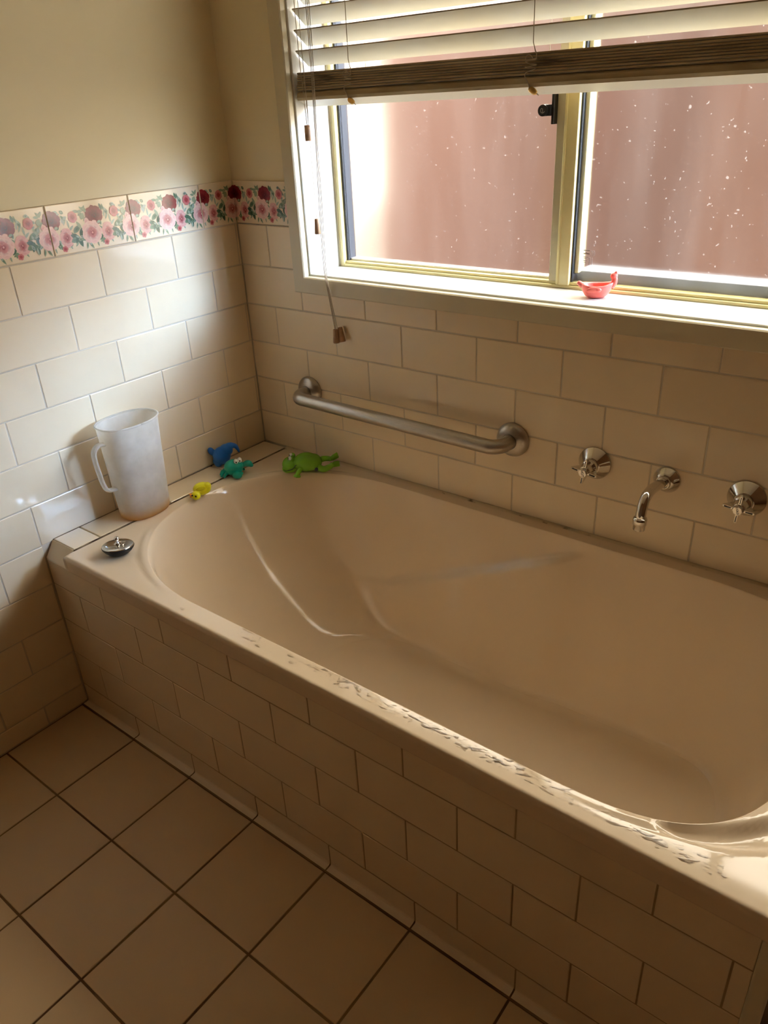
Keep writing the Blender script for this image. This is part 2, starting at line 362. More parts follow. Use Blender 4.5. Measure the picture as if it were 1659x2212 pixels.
# ------------------------------------------------------------------ rose border tiles
def rose_print(u0, u1, name):
    bm = bmesh.new(); cl = bm.loops.layers.float_color.new('Col'); lay = [0]
    def fan(pts, c_in, c_out, ctr):
        lay[0] += 1; y = -.00008 - lay[0] * .0000022
        vs = [bm.verts.new((p[0], y, p[1])) for p in pts]; c = bm.verts.new((ctr[0], y, ctr[1]))
        for i in range(len(vs)):
            f = bm.faces.new((c, vs[i], vs[(i+1) % len(vs)]))
            for lp in f.loops: lp[cl] = (*(c_in if lp.vert == c else c_out), 1)
    rr = random.Random(3)
    def petal(cx, cz, rx, rz, ang, ci, co, shift=-.45, wob=.10, n=12):
        pts = []
        for i in range(n):
            a = 2*math.pi*i/n; k = 1 + wob * (rr.random() - .5) * 2
            x, z = rx*k*math.cos(a), rz*k*math.sin(a)
            pts.append((cx + x*math.cos(ang) - z*math.sin(ang), cz + x*math.sin(ang) + z*math.cos(ang)))
        fan(pts, ci, co, (cx + shift*rx*math.cos(ang), cz + shift*rx*math.sin(ang)))
    def leaf(cx, cz, L, w, ang, ci, co):
        pts = []
        for i in range(12):
            t = i / 6 if i < 6 else (12 - i) / 6; s = 1 if i < 6 else -1
            x = (t - .5) * L; z = s * w * math.sin(math.pi * min(t, 1)) ** .8 * (1 - .25*t)
            pts.append((cx + x*math.cos(ang) - z*math.sin(ang), cz + x*math.sin(ang) + z*math.cos(ang)))
        fan(pts, ci, co, (cx, cz))
    def rose(cx, cz, rx, rz, deep, mid, pale, tilt=0.0, frill=8):
        for ring, (k, q, n) in enumerate(((.62, .48, frill), (.42, .42, 6), (.22, .32, 4))):
            for i in range(n):
                a = 2*math.pi*(i + .5*ring)/n + tilt + .15*rr.random()
                ex, ez = math.cos(a), math.sin(a)
                petal(cx + k*rx*ex, cz + k*rz*ez, q*rx*.85, q*rz*1.05, math.atan2(ez, ex), deep if ring else mid, pale if ring < 2 else mid)
        petal(cx + .03*rx, cz - .06*rz, rx*.17, rz*.20, 0, deep, deep, 0); petal(cx + .03*rx, cz - .02*rz, rx*.09, rz*.11, 0, pale, mid, 0)
    g = [lin('#4f6b52'), lin('#7d9273'), lin('#3d5745'), lin('#9aa88a'), lin('#a9b3a6')]
    red = (lin('#4a0c12'), lin('#74191f'), lin('#8c2c30')); pink = (lin('#9c4a4c'), lin('#d08a86'), lin('#efcabf')); mid = (lin('#8a3438'), lin('#c47672'), lin('#e6b3a8'))
    bud = (lin('#84282c'), lin('#b24c4e'), lin('#cf7c78'))
    def bunch(u):
        L = lambda x, z, l, w, a, i, j: leaf(u + x, z, l, w, math.radians(a), g[i], g[j])
        for q in ((-.020, .082, .014, .003, 130, 1, 3), (-.015, .083, .012, .003, 60, 3, 1), (-.025, .078, .012, .003, 170, 1, 3), (.037, .064, .020, .0026, 62, 4, 3), (.043, .057, .018, .0026, 95, 4, 3), (.031, .068, .016, .002, 80, 4, 4), (.048, .048, .016, .003, 40, 3, 4),
                  (-.039, .045, .024, .006, 35, 0, 1), (-.030, .036, .022, .006, 80, 2, 0), (-.048, .032, .018, .006, 160, 2, 0), (-.050, .024, .016, .006, 200, 0, 1), (-.036, .019, .022, .0055, 285, 2, 0), (-.043, .024, .020, .005, 250, 2, 0), (-.033, .052, .018, .004, 120, 3, 3),
                  (-.022, .010, .016, .0025, 255, 0, 3), (-.012, .009, .018, .003, 300, 0, 3), (-.025, .024, .014, .005, 330, 1, 0), (.014, .022, .014, .005, 240, 2, 0), (.018, .015, .012, .003, 270, 0, 1), (.004, .010, .012, .002, 280, 4, 1), (.040, .012, .010, .002, 300, 4, 1), (.046, .036, .014, .005, 350, 0, 1), (-.022, .068, .014, .006, 60, 3, 3), (-.014, .061, .014, .005, 20, 1, 3), (.017, .052, .010, .004, 30, 1, 0)): L(*q)
        for _ in range(34):
            a_ = rr.random()*360; x_ = (rr.random()-.5)*.092; z_ = .048 + .034*math.sin(rr.random()*6.28) - .10*x_*.3
            L(x_, max(.012, min(.084, z_)), .009 + .008*rr.random(), .0022 + .002*rr.random(), a_, rr.choice((0, 1, 2, 3, 4)), rr.choice((0, 1, 3, 4)))
        rose(u - .044, .069, .0105, .0115, *bud, .3, 6)
        rose(u + .007, .0670, .0205, .0180, *red, .2, 9)
        rose(u + .034, .0310, .0145, .0215, *mid, .5, 7)
        petal(u - .013, .0555, .0055, .0085, .2, pink[1], pink[2]); petal(u + .003, .0520, .0065, .0055, .4, pink[1], pink[2])
        rose(u - .0055, .0340, .0235, .0220, *pink, .1, 8)
        petal(u + .0145, .0525, .0045, .0030, .3, g[4], g[3], 0)
        rose(u + .025, .0105, .0065, .0062, *bud, 0, 5)
    for u in (-.098, .002, .102): bunch(u)
    for x, s in ((u0, 1), (u1, -1)):
        bmesh.ops.bisect_plane(bm, geom=list(bm.verts) + list(bm.edges) + list(bm.faces), plane_co=(x, 0, 0), plane_no=(s, 0, 0), clear_inner=True)
    me = bpy.data.meshes.new(name); bm.to_mesh(me); bm.free(); me.materials.append(M['print']); return me
print_full = rose_print(-.0975, .0975, 'rose_print')
print_cut = rose_print(-.0975, .0085, 'rose_print')
def border(parent, a0, a1, side, pm, ctr):
    o = place_tile(parent, M['tile'], a0, a1, H0 + .0005, BTOP, side, -.0005 if side == 'back' else .0005, 'border_tile')
    p = link('rose_print', pm, M['print'], o); p.location = (ctr - (a0 + a1)/2, 0, H0 + .002 - (H0 + BTOP)/2)
    return o
border(wall_back, .0005, .2002, 'back', print_full, .1)
border(wall_left, -.1077, -.0005, 'left', print_cut, -.1077 + .0998)
for k in range(12):
    a1 = -.1077 - .1985*k
    if a1 - .1985 > RY: border(wall_left, a1 - .1985, a1, 'left', print_full, a1 - .0992)
# wall paint lip over the border
# ------------------------------------------------------------------ floor tiles
FX, FY, FP, FJ = .2120, -.7155, .2008, .0042
def floor_tile(x0, x1, y0, y1):
    w, h = x1 - x0 - FJ, y1 - y0 - FJ
    if w < .006 or h < .006: return
    k = ('f', round(w, 3), round(h, 3))
    if k not in _tm:
        v = []; c = .0012
        for z, s in ((0, c), (-c*.3, c*.35), (-c, 0), (-.006, 0)):
            for sx, sy in ((-1, -1), (1, -1), (1, 1), (-1, 1)): v.append((sx*(w/2-s), sy*(h/2-s), z))
        f = [(0, 1, 2, 3)]
        for r in range(3):
            for i in range(4):
                a, b = r*4+i, r*4+(i+1) % 4; f.append((b, a, a+4, b+4))
        _tm[k] = mesh('floor_tile', v, f)
    o = link('tile', _tm[k], M['floor_tile'], floor, ((x0+x1)/2, (y0+y1)/2, -(random.random())*.0005))
    o.rotation_euler = ((random.random()-.5)*.003, (random.random()-.5)*.003, 0)
gx = [0.0] + [FX + FP*i for i in range(12)]; gx = [x for x in gx if x < RX] + [RX]
gy = [FY - FP*j for j in range(9)] + [RY]
for a, b in zip(gx, gx[1:]):
    for t1, t0 in zip(gy, gy[1:]): floor_tile(a, b, t0, t1)
    if a > 1.5: 
        for t1, t0 in ((0, -.2), (-.2, -.4), (-.4, -.6), (-.6, FY)): floor_tile(max(a, 1.56), b, t0, t1)

# ------------------------------------------------------------------ tiled bath surround
SX1 = 1.545
surround = empty('bath_surround', (0, 0, 0))
tag(surround, 'tiled bath surround with brick-bond cream tiles along its front and a narrow ledge', 'bath surround')
link('hob', boxes('hob', [(.0, SX1-.004, -.6974, -.668, 0, .4185), (.0, .0822, -.668, -.0005, 0, .4512), (SX1-.03, SX1-.004, -.668, -.0005, 0, .4185)]), M['surround_grout'], surround)
for r in range(7, 11):
    zt, zb = H(r-1), H(r)
    if r == 7: zt = .4205
    off = .2032 if r % 2 else .1040
    xs = [.0005] + [off + .2*k for k in range(8)]; xs = [x for x in xs if x < 1.523] + [1.528]
    for a, b in zip(xs, xs[1:]): place_tile(surround, M['surround_tile'], a, b, zb, zt, 'back', -D)
# end face tiles (bath end, turned to +x)
for r in range(7, 11):
    zt, zb = H(r-1), H(r)
    if r == 7: zt = .4195
    ys = [-.695, -.5, -.3, -.1, -.002] if r % 2 else [-.695, -.6, -.4, -.2, -.002]
    for a, b in zip(ys, ys[1:]): place_tile(surround, M['surround_tile'], a, b, zb, zt, 'left', SX1)
# coved skirting tiles at the foot of the front
cx = [.0015] + [FX + FP*i for i in range(7)]; cx = [x for x in cx if x < 1.5] + [1.527]
prof = [(-D+.004, H(10)-.0015), (-D, H(10)-.0025), (-D, .0075), (-D-.0008, .0045), (-D-.0025, .0025), (-D-.0060, .0018), (-D-.0150, .0014), (-D-.0150, -.0015)]
for a, b in zip(cx, cx[1:]):
    w = (b - a - .003) / 2
    v = [(s*w, y, z) for s in (-1, 1) for y, z in prof]; n = len(prof)
    f = [(i, i+1, n+i+1, n+i) for i in range(n-1)]
    link('cove_tile', mesh('cove_tile', v, f), M['surround_tile'], surround, ((a+b)/2, 0, 0))
# ledge tiles beside the bath, chamfer piece at the front
def ledge_tile(y0, y1):
    w, h = .0815, y1 - y0 - .003; c = .0012; v = []
    for z, s in ((0, c), (-c, 0), (-.0055, 0)):
        for sx, sy in ((-1, -1), (1, -1), (1, 1), (-1, 1)): v.append((sx*(w/2-s), sy*(h/2-s), z))
    f = [(0, 1, 2, 3)] + [(r*4+(i+1) % 4, r*4+i, r*4+i+4, r*4+(i+1) % 4+4) for r in range(2) for i in range(4)]
    link('ledge_tile', mesh('ledge_tile', v, f), M['tile'], surround, (.0012 + w/2, (y0+y1)/2, RIM))
for a, b in ((-.204, -.0035), (-.404, -.204), (-.604, -.404), (-.6725, -.604)): ledge_tile(a, b)
v = [(x, y, z) for x in (.0012, .0825) for y, z in ((-.6735, RIM-.001), (-.6985, .4215), (-.692, .4195), (-.668, RIM-.004))]
link('chamfer_tile', mesh('chamfer_tile', v, [(0, 1, 5, 4), (1, 2, 6, 5), (2, 3, 7, 6), (3, 0, 4, 7), (0, 3, 2, 1), (4, 5, 6, 7)]), M['tile'], surround)
link('sealant', boxes('sealant', [(.0826, .0862, -.672, -.0005, .440, RIM-.0012), (.0, .0012, -.672, -.0005, .45, RIM+.0005)]), M['mould'], surround)
v = [(x, y, z) for x in (.0865, 1.5585) for y, z in ((-.0100, RIM-.0002), (-.0066, RIM+.0006), (-.0020, RIM+.0010), (.0006, RIM+.0016), (.0006, RIM-.006), (-.0090, RIM-.006))]
link('caulk_bead', mesh('caulk_bead', v, [(i, i+1, i+7, i+6) for i in range(5)] + [(5, 0, 6, 11), (0, 5, 4, 3, 2, 1), (6, 7, 8, 9, 10, 11)]), M['caulk'], surround)
link('sealant', boxes('sealant', [(.0, 1.53, -D-.0185, -D-.0148, -.0015, .0012)]), M['floor_grout'], surround)
link('corner_strip', boxes('corner_strip', [(1.527, 1.549, -.7035, -.690, .001, .4190)], .005, 3, True), M['trim'], surround)

# ------------------------------------------------------------------ bathtub
def bath_mesh():
    X0, X1, Y0, Y1 = .0862, 1.560, -.7025, -.0022
    cx0, cy0 = .82, -.348
    def F(x, y, p):
        xl, aL, nL, xr, aR, nR, b = p
        dy = abs(y - cy0) / b
        if x < xl: return ((xl - x)/aL)**nL + dy**nL
        if x > xr: return ((x - xr)/aR)**nR + dy**nR
        return dy ** 2.0
    def hit(th, p):
        lo, hi = 0, 1.2
        for _ in range(40):
            m = (lo+hi)/2
            if F(cx0 + m*math.cos(th), cy0 + m*math.sin(th), p) < 1: lo = m
            else: hi = m
        return lo
    TOP = (.475, .357, 2.15, 1.20, .300, 3.2, .310); BOT = (.62, .17, 2.2, 1.26, .13, 2.6, .215)
    # angles: even arclength-ish around, always including the four corners
    cor = [math.atan2(y-cy0, x-cx0) for x, y in ((X0, Y0), (X1, Y0), (X1, Y1), (X0, Y1))]
    ths = []
    for i in range(4):
        a, b = cor[i], cor[(i+1) % 4]
        while b < a: b += 2*math.pi
        P0 = ((X0, Y0), (X1, Y0), (X1, Y1), (X0, Y1))[i]; P1 = ((X1, Y0), (X1, Y1), (X0, Y1), (X0, Y0))[i]
        n = 110 if i % 2 == 0 else 56
        for k in range(n):
            t = k/n; ths.append(math.atan2(P0[1] + (P1[1]-P0[1])*t - cy0, P0[0] + (P1[0]-P0[0])*t - cx0))
    N = len(ths)
    def rect(th, ins):
        c, s = math.cos(th), math.sin(th)
        tx = ((X1-ins if c > 0 else X0+ins) - cx0)/c if abs(c) > 1e-9 else 9
        ty = ((Y1-ins if s > 0 else Y0+ins) - cy0)/s if abs(s) > 1e-9 else 9
        return min(tx, ty)
    rings = []
    for ins, z in ((.004, RIM-.037), (.0004, RIM-.037), (.0, RIM-.0364), (.0, RIM-.034), (.0, RIM-.0115), (.0, RIM-.0090), (.0009, RIM-.0045), (.0030, RIM-.0014), (.0065, RIM), (.0085, RIM)):
        rings.append([(cx0 + rect(t, ins)*math.cos(t), cy0 + rect(t, ins)*math.sin(t), z) for t in ths])
    hb = [hit(t, TOP) for t in ths]; ho = [rect(t, .0085) for t in ths]
    def sm(a, b, x):
        t = min(1, max(0, (x-a)/(b-a))); return t*t*(3-2*t)
    def dish(x, y):
        s = x - 1.362
        if s <= 0 or y > cy0: return 0
        yc = -.650 + .117*s + 2.94*s*s; w = .25*s + .002
        return -.011 * sm(1, .35, abs(y - yc)/w) * sm(0, .045, s)
    NR = 22
    for k in range(1, NR+1):
        q = k/NR; ring = []
        for t, a, b in zip(ths, ho, hb):
            b2 = b + .002; r = a + (b2-a)*q; x, y = cx0 + r*math.cos(t), cy0 + r*math.sin(t)
            d = (r - b2); bead = .0022*math.exp(-((d-.010)/.006)**2) - .0012*math.exp(-((d-.024)/.006)**2)
            bead *= sm(.06, .11, a - b)
            ring.append((x, y, RIM + bead + dish(x, y)))
        rings.append(ring)
    prof = catmull([(0, .0, 0), (.012, 0, -.003), (.035, 0, -.014), (.075, 0, -.042), (.20, 0, -.120), (.40, 0, -.215), (.62, 0, -.290), (.78, 0, -.335), (.90, 0, -.360), (1.0, 0, -.371)], 13)
    for pv in prof[1:]:
        q, dz = pv.x, pv.z
        pr = tuple(a + (b-a)*q for a, b in zip(TOP, BOT)); ring = []
        for t in ths:
            r = hit(t, pr); x, y = cx0 + r*math.cos(t), cy0 + r*math.sin(t); z = RIM + dz
            # moulded elbow rest on both long sides
            zl = .205 + max(0, x - .50)*.46
            g = sm(.40, .58, x) * (1 - sm(.93, 1.02, x)) * sm(zl + .005, zl - .009, z) * sm(.085, .30, z + .12)
            y += (-1 if y > cy0 else 1) * .020 * g * min(1, abs(y - cy0)/.12)
            ring.append((x, y, z))
        rings.append(ring)
    last = rings[-1]
    for s, dz in ((.85, -.3725), (.65, -.3735), (.4, -.3745), (.18, -.375)):
        rings.append([(cx0 + (x-cx0)*s, cy0 + (y-cy0)*s, RIM + dz) for x, y, z in last])
    v = [p for r in rings for p in r]; f = []
    for i in range(len(rings)-1):
        for k in range(N):
            k2 = (k+1) % N; f.append((i*N+k, i*N+k2, (i+1)*N+k2, (i+1)*N+k))
    v.append((cx0, cy0, RIM-.3752)); c = len(v)-1; b0 = (len(rings)-1)*N
    for k in range(N): f.append((b0+k, b0+(k+1) % N, c))
    return mesh('bathtub', v, f, True)
bath = link('bathtub', bath_mesh(), M['bath'])
tag(bath, 'cream enamel bathtub with a wide oval basin set against the window wall', 'bathtub')

# ------------------------------------------------------------------ window
RV = .237                       # inner face of the reveal boards
win = empty('window_1', (0, 0, 0)); struct(win, 'sliding frosted window in a cream-yellow aluminium frame', 'window')
RX1 = 2*WX0 + (WX1 - WX0) - RV + 0.0 - WX0
RX1 = WX1 - .005
for nm, b in (('sill_board', (WX0-.003, WX1+.003, .0, .16, WZ0-.003, .9405)), ('reveal_board', (WX0-.003, RV, .0, .16, .9405, WZ1)), ('reveal_board', (RX1, WX1+.003, .0, .16, .9405, WZ1)), ('reveal_board', (RV, RX1, .0, .16, WZ1-.005, WZ1+.003))):
    link(nm, boxes(nm, [b], .0008, 1), M['reveal'], win)
FYY = .108
ZB, ZT = .9405, WZ1-.005
def part(nm, b, m, bev=.0012, par=None): return link(nm, boxes(nm, [b], bev, 2), M[m], par or win)
part('frame_jamb', (RV, RV+.014, FYY, .158, ZB, ZT), 'frame'); part('frame_jamb', (RX1-.014, RX1, FYY, .158, ZB, ZT), 'frame')
part('frame_sill', (RV+.014, RX1-.014, FYY, .158, ZB, ZB+.0065), 'frame'); part('frame_sill', (RV+.014, RX1-.014, FYY+.006, .158, ZB+.0065, ZB+.0125), 'frame')
part('frame_head', (RV+.014, RX1-.014, FYY, .158, ZT-.02, ZT), 'frame')
part('sash_stile', (.8065, .8235, FYY+.004, .146, ZB+.0128, ZT-.02), 'sash'); part('mullion', (.8240, .8530, FYY-.001, .156, ZB+.0066, ZT-.02), 'frame', .002)
part('mullion_bead', (.8275, .8305, FYY-.003, FYY, ZB+.008, ZT-.02), 'frame', .001)
part('seal', (.8532, .8572, FYY+.008, .150, ZB+.0128, ZT-.02), 'seal'); part('seal', (RV+.0142, RV+.0200, FYY+.012, .150, ZB+.0128, ZT-.02), 'seal')
part('inner_bead', (.8574, .8660, .124, .150, ZB+.0300, ZT-.02), 'frame')
part('outer_sill', (.8575, 1.338, .1365, .20, ZB-.02, ZB+.0330), 'greyrail')
part('lower_sash_rail', (RV+.0202, .8063, .128, .150, ZB+.0128, ZB+.0180), 'reveal')
pane1 = part('pane', (RV+.0200, .8064, .1245, .1275, ZB+.0180, ZT-.02), 'glass', 0); pane2 = part('pane', (.8575, 1.338, .1200, .1230, ZB+.0128, ZT-.02), 'glass', 0)
part('mullion', (1.3382, 1.3680, FYY-.001, .156, ZB+.0128, ZT-.02), 'frame', .002); part('pane', (1.3682, RX1-.014, .1245, .1275, ZB+.0128, ZT-.02), 'glass', 0)
lat = part('latch', (.8010, .8064, .098, .124, 1.2440, 1.330), 'black', .001)
bm = bmesh.new(); bmesh.ops.create_cone(bm, cap_ends=True, segments=24, radius1=.0100, radius2=.0100, depth=.018, matrix=Matrix.Translation((.7875, .098, 1.2680)) @ Matrix.Rotation(math.pi/2, 4, 'X'))
add_box(bm, .7875, .8012, .0925, .1065, 1.2585, 1.2775)
lk = link('lock_barrel', bm_mesh('lock_barrel', bm), M['black'], lat)
bm = bmesh.new(); sweep(bm, [(.7875 + .0042*math.cos(a), .0886, 1.268 + .0042*math.sin(a)) for a in [math.pi*.6 + i*math.pi*1.3/10 for i in range(11)]], .0006, 6)
add_box(bm, .7870, .7880, .0882, .0892, 1.2645, 1.2715); link('keyhole_plate', bm_mesh('keyhole_plate', bm), M['steel'], lat)
# etched safety mark in the corner of the right pane
bm = bmesh.new(); ex, ez = .8760, .9830
for i, (a, b, zz, h) in enumerate(((.0, .014, .0330, .0016), (.004, .008, .0298, .0012), (.0, .014, .0265, .0020), (.0, .011, .0205, .0012), (.0, .009, .0180, .0010), (.0, .010, .0135, .0012), (.0, .007, .0105, .0010))):
    add_box(bm, ex+a, ex+b, .1193, .1200, ez+zz, ez+zz+h)
for k in range(3):
    sweep(bm, [(ex + .015 + .0028*k + .0035*math.cos(u), .1196, ez + .0290 + .0058*math.sin(u)) for u in [-1.1 + i*2.2/8 for i in range(9)]], .00035, 5)
add_box(bm, ex+.0135, ex+.0147, .1193, .1200, ez+.006, ez+.021); add_box(bm, ex+.019, ex+.0196, .1193, .1200, ez+.006, ez+.02)
link('etched_mark', bm_mesh('etched_mark', bm), M['etch'], pane2)
# mitred architrave around the opening
trim = empty('trim_1', (0, 0, 0)); struct(trim, 'white mitred architrave around the window opening', 'trim')
AW, AT = .0375, .018
def arch(p0, p1, q0, q1):
    # p outer edge, q inner edge (x,z); front at y=-AT
    v = []; c = .0025
    cx_, cz_ = (WX0+WX1)/2, (WZ0+WZ1)/2
    pts = [p0, p1, q1, q0]
    for y, s in ((0.0, 0), (-AT + c, 0), (-AT, 1)):
        for i, (x, z) in enumerate(pts):
            if s:
                k = c if i in (0, 1) else -c
                x += k * (1 if x < cx_ else -1); z += k * (1 if z < cz_ else -1)
            v.append((x, y, z))
    f = [(8, 9, 10, 11)] + [(r*4+i, r*4+(i+1) % 4, (r+1)*4+(i+1) % 4, (r+1)*4+i) for r in range(2) for i in range(4)]
    return mesh('architrave', v, f)
o0, o1, i0, i1 = WX0-AW, WX1+AW, WX0, WX1; zo0, zo1, zi0, zi1 = WZ0-.0385, WZ1+AW, WZ0, WZ1
for a in (((o0, zo0), (o1, zo0), (i0, zi0), (i1, zi0)), ((o0, zo1), (o1, zo1), (i0, zi1), (i1, zi1)), ((o0, zo0), (o0, zo1), (i0, zi0), (i0, zi1)), ((o1, zo0), (o1, zo1), (i1, zi0), (i1, zi1))):
    me = arch(*a); bm = bmesh.new(); bm.from_mesh(me); bmesh.ops.recalc_face_normals(bm, faces=bm.faces); bm.to_mesh(me); bm.free()
    link('architrave', me, M['trim'], trim)

# ------------------------------------------------------------------ venetian blind
blind = empty('venetian_blind', (0, 0, 0)); tag(blind, 'half-raised white wooden venetian blind with worn brown slat edges', 'blind')
BX0, BX1 = RV + .006, RX1 - .006; BL = BX1 - BX0; BXC = (BX0 + BX1)/2
def slat_mesh(th, w=.048, r=.0009):
    bm = bmesh.new(); n = 8; ring = []
    for sx in (-1, 1):
        pr = []
        for yy, zz in ((-w/2, -th/2+r), (-w/2, th/2-r), (-w/2+r, th/2), (w/2-r, th/2), (w/2, th/2-r), (w/2, -th/2+r), (w/2-r, -th/2), (-w/2+r, -th/2)):
            pr.append(bm.verts.new((sx*BL/2, yy, zz)))
        ring.append(pr)
    for i in range(n):
        f = bm.faces.new((ring[0][i], ring[0][(i+1) % n], ring[1][(i+1) % n], ring[1][i])); f.material_index = 1 if i in (7, 0, 1, 3, 4, 5) else 0
    for rg in ring: f = bm.faces.new(rg); f.material_index = 1
    me = bm_mesh('slat', bm); me.materials.append(M['slat']); me.materials.append(M['slat_edge']); return me
sm1 = slat_mesh(.0030)
TILT = math.radians(-36)
z = 1.4005
# front edge of each slat sits at y=.008; front edge high, back edge low
while z < ZT - .06:
    o = link('slat', sm1, None, blind, (BXC, .008 + .024*math.cos(TILT), z + .024*math.sin(TILT)), 0); o.rotation_euler.x = TILT; z += .0375
ST = math.radians(-19)
sm2 = slat_mesh(.0034)
def stackpos(d, half=.024):   # d: distance down from the top of the stack along its face
    return Vector((BXC, .006 + half*math.cos(ST) + d*math.sin(ST)*.35, 1.3610 - d*math.cos(ST) + half*math.sin(ST)))
for i in range(8):
    p = stackpos(.0022 + i*.0046); o = link('slat', sm2, None, blind, p + Vector(((random.random()-.5)*.003, (random.random()-.5)*.0030, 0))); o.rotation_euler.x = ST
br = slat_mesh(.0180, .048, .0045)
o = link('bottom_rail', br, None, blind, stackpos(.0372 + .0092)); o.rotation_euler.x = ST
link('head_rail', boxes('head_rail', [(BX0, BX1, .005, .055, ZT-.045, ZT-.001)], .002, 1), M['slat'], blind)
def cord(pts, r=.0008, nm='cord', seg=6, par=None): return link(nm, tube(nm, pts, r, seg), M['cord'], par or blind)
for bx in (.388, .806, 1.225, 1.70):
    cord([(bx, .0055, ZT-.04), (bx+.001, .0060, 1.43), (bx+.002, .0045, 1.375), (bx+.008, .0015, 1.362)], .0009, 'ladder_cord')
    cord([(bx+.012, .047, ZT-.04), (bx+.013, .047, 1.40), (bx+.013, .045, 1.352)], .0008, 'ladder_cord')
    zz = 1.475
    while zz < ZT - .06:
        cord([(bx, .0055, zz+.0015), (bx+.0125, .046, zz-.026)], .0006, 'ladder_rung', 5); zz += .0375
    rr = random.Random(int(bx*1000)); P = [(bx+.008, .0015, 1.362), (bx+.012, -.0005, 1.3555), (bx+.009, -.001, 1.3475), (bx+.001, -.001, 1.3555), (bx-.006, -.0005, 1.3560), (bx-.0085, -.0008, 1.3490)]
    for k in range(9): P.append((bx + .002 + .0115*math.sin(k*1.9 + rr.random()*.8), -.0012 - .0012*rr.random(), 1.3490 - k*.0023 + .003*rr.random()))
    P += [(bx-.008, -.001, 1.3290), (bx-.009, -.0008, 1.3230), (bx-.004, -.0005, 1.3160), (bx-.002, .0, 1.3100), (bx-.001, .001, 1.3055)]
    cord(catmull(P, 5), .0010, 'lift_cord')
    bm = bmesh.new(); ellipsoid(bm, (0, 0, 0), (.0095, .0055, .0055), (0, math.radians(28), 0)); 
    bd = link('cord_bead', bm_mesh('cord_bead', bm, True), M['bead'], blind, (bx+.006, .0015, 1.3010))
    cord([(.006, 0, -.003), (.012, 0, -.0075)], .0009, 'cord_end', 6, bd)
def tassel(x, y, z0, z1, r0, r1, rot=0):
    h = z1 - z0; me = lathe('tassel', [(0, 0), (r0*.9, 0), (r0, h*.04), (r1, h*.95), (r1*.85, h), (0, h)], 16)
    o = link('tassel', me, M['wood'], blind, (x, y, z0)); o.rotation_euler = (rot*.3, rot, 0); return o
tassel(.2790, -.014, 1.2290, 1.2600, .0068, .0066); 
cord(catmull([(.262, -.004, ZT-.05), (.264, -.006, 1.45), (.272, -.010, 1.32), (.279, -.014, 1.2590)], 6), .0008, 'pull_cord')
cord(catmull([(.272, -.004, ZT-.05), (.274, -.006, 1.45), (.281, -.011, 1.30), (.282, -.013, 1.2600), (.287, -.016, 1.257)], 6), .0007, 'pull_cord')
tassel(.2880, -.018, 1.0370, 1.0700, .0072, .0052)
cord(catmull([(.272, -.004, ZT-.05), (.275, -.007, 1.40), (.281, -.012, 1.2600), (.286, -.016, 1.15), (.288, -.018, 1.0690)], 6), .0006, 'pull_cord')
for k, (dx, x1, zz) in enumerate(((0, .3205, .8220), (.004, .3240, .8220), (.0085, .3285, .8260))):
    cord(catmull([(.292+dx, -.002, ZT-.05), (.294+dx, -.004, 1.45), (.297+dx*.6, -.010, 1.25), (.2990+dx, -.018, 1.10), (.3030+dx*.8, -.0235, .96), (.312+dx*.6, -.0245, .90), (x1, -.0215, zz)], 6), .0009, 'pull_cord')
tassel(.3220, -.0210, .7895, .8225, .0082, .0060); tassel(.3345, -.0125, .7915, .8265, .0078, .0058, -.22)
# thin guide line of the window jamb
cord([(RV+.004, FYY-.002, ZB+.002), (RV+.004, FYY-.002, ZT-.002)], .0007, 'guide_line', 5)

# ------------------------------------------------------------------ grab rail
rail = empty('grab_rail', (.2, 0, .64)); tag(rail, 'brushed stainless steel grab rail fixed to the tiles under the window', 'grab rail')
gx0, gx1, gz0, gz1, gy = .2015, .7990, .6420, .6355, -.064
P = [(gx0, -.006, gz0), (gx0, -.030, gz0), (gx0+.002, -.045, gz0), (gx0+.010, -.0565, gz0), (gx0+.022, -.0632, gz0), (gx0+.045, gy, gz0-.0003), (.35, gy, gz0-.0015), (.5, gy, (gz0+gz1)/2), (.65, gy, gz1+.0015), (gx1-.045, gy, gz1+.0003), (gx1-.022, -.0632, gz1), (gx1-.010, -.0565, gz1), (gx1-.002, -.045, gz1), (gx1, -.030, gz1), (gx1, -.006, gz1)]
o = link('bar', tube('bar', [Vector(q) - rail.location for q in catmull(P, 5)], .0160, 24), M['steel'], rail)
fl = lathe('flange', [(.0375, 0), (.0385, .001), (.0385, .004), (.0365, .009), (.0320, .0135), (.0245, .0165), (.0185, .0180), (.0165, .0185), (.0160, .017)], 40, '-y')
link('flange', fl, M['steel'], rail, (gx0-.2, -.0006, gz0-.64)); link('flange', fl, M['steel'], rail, (gx1-.2, -.0006, gz1-.64))

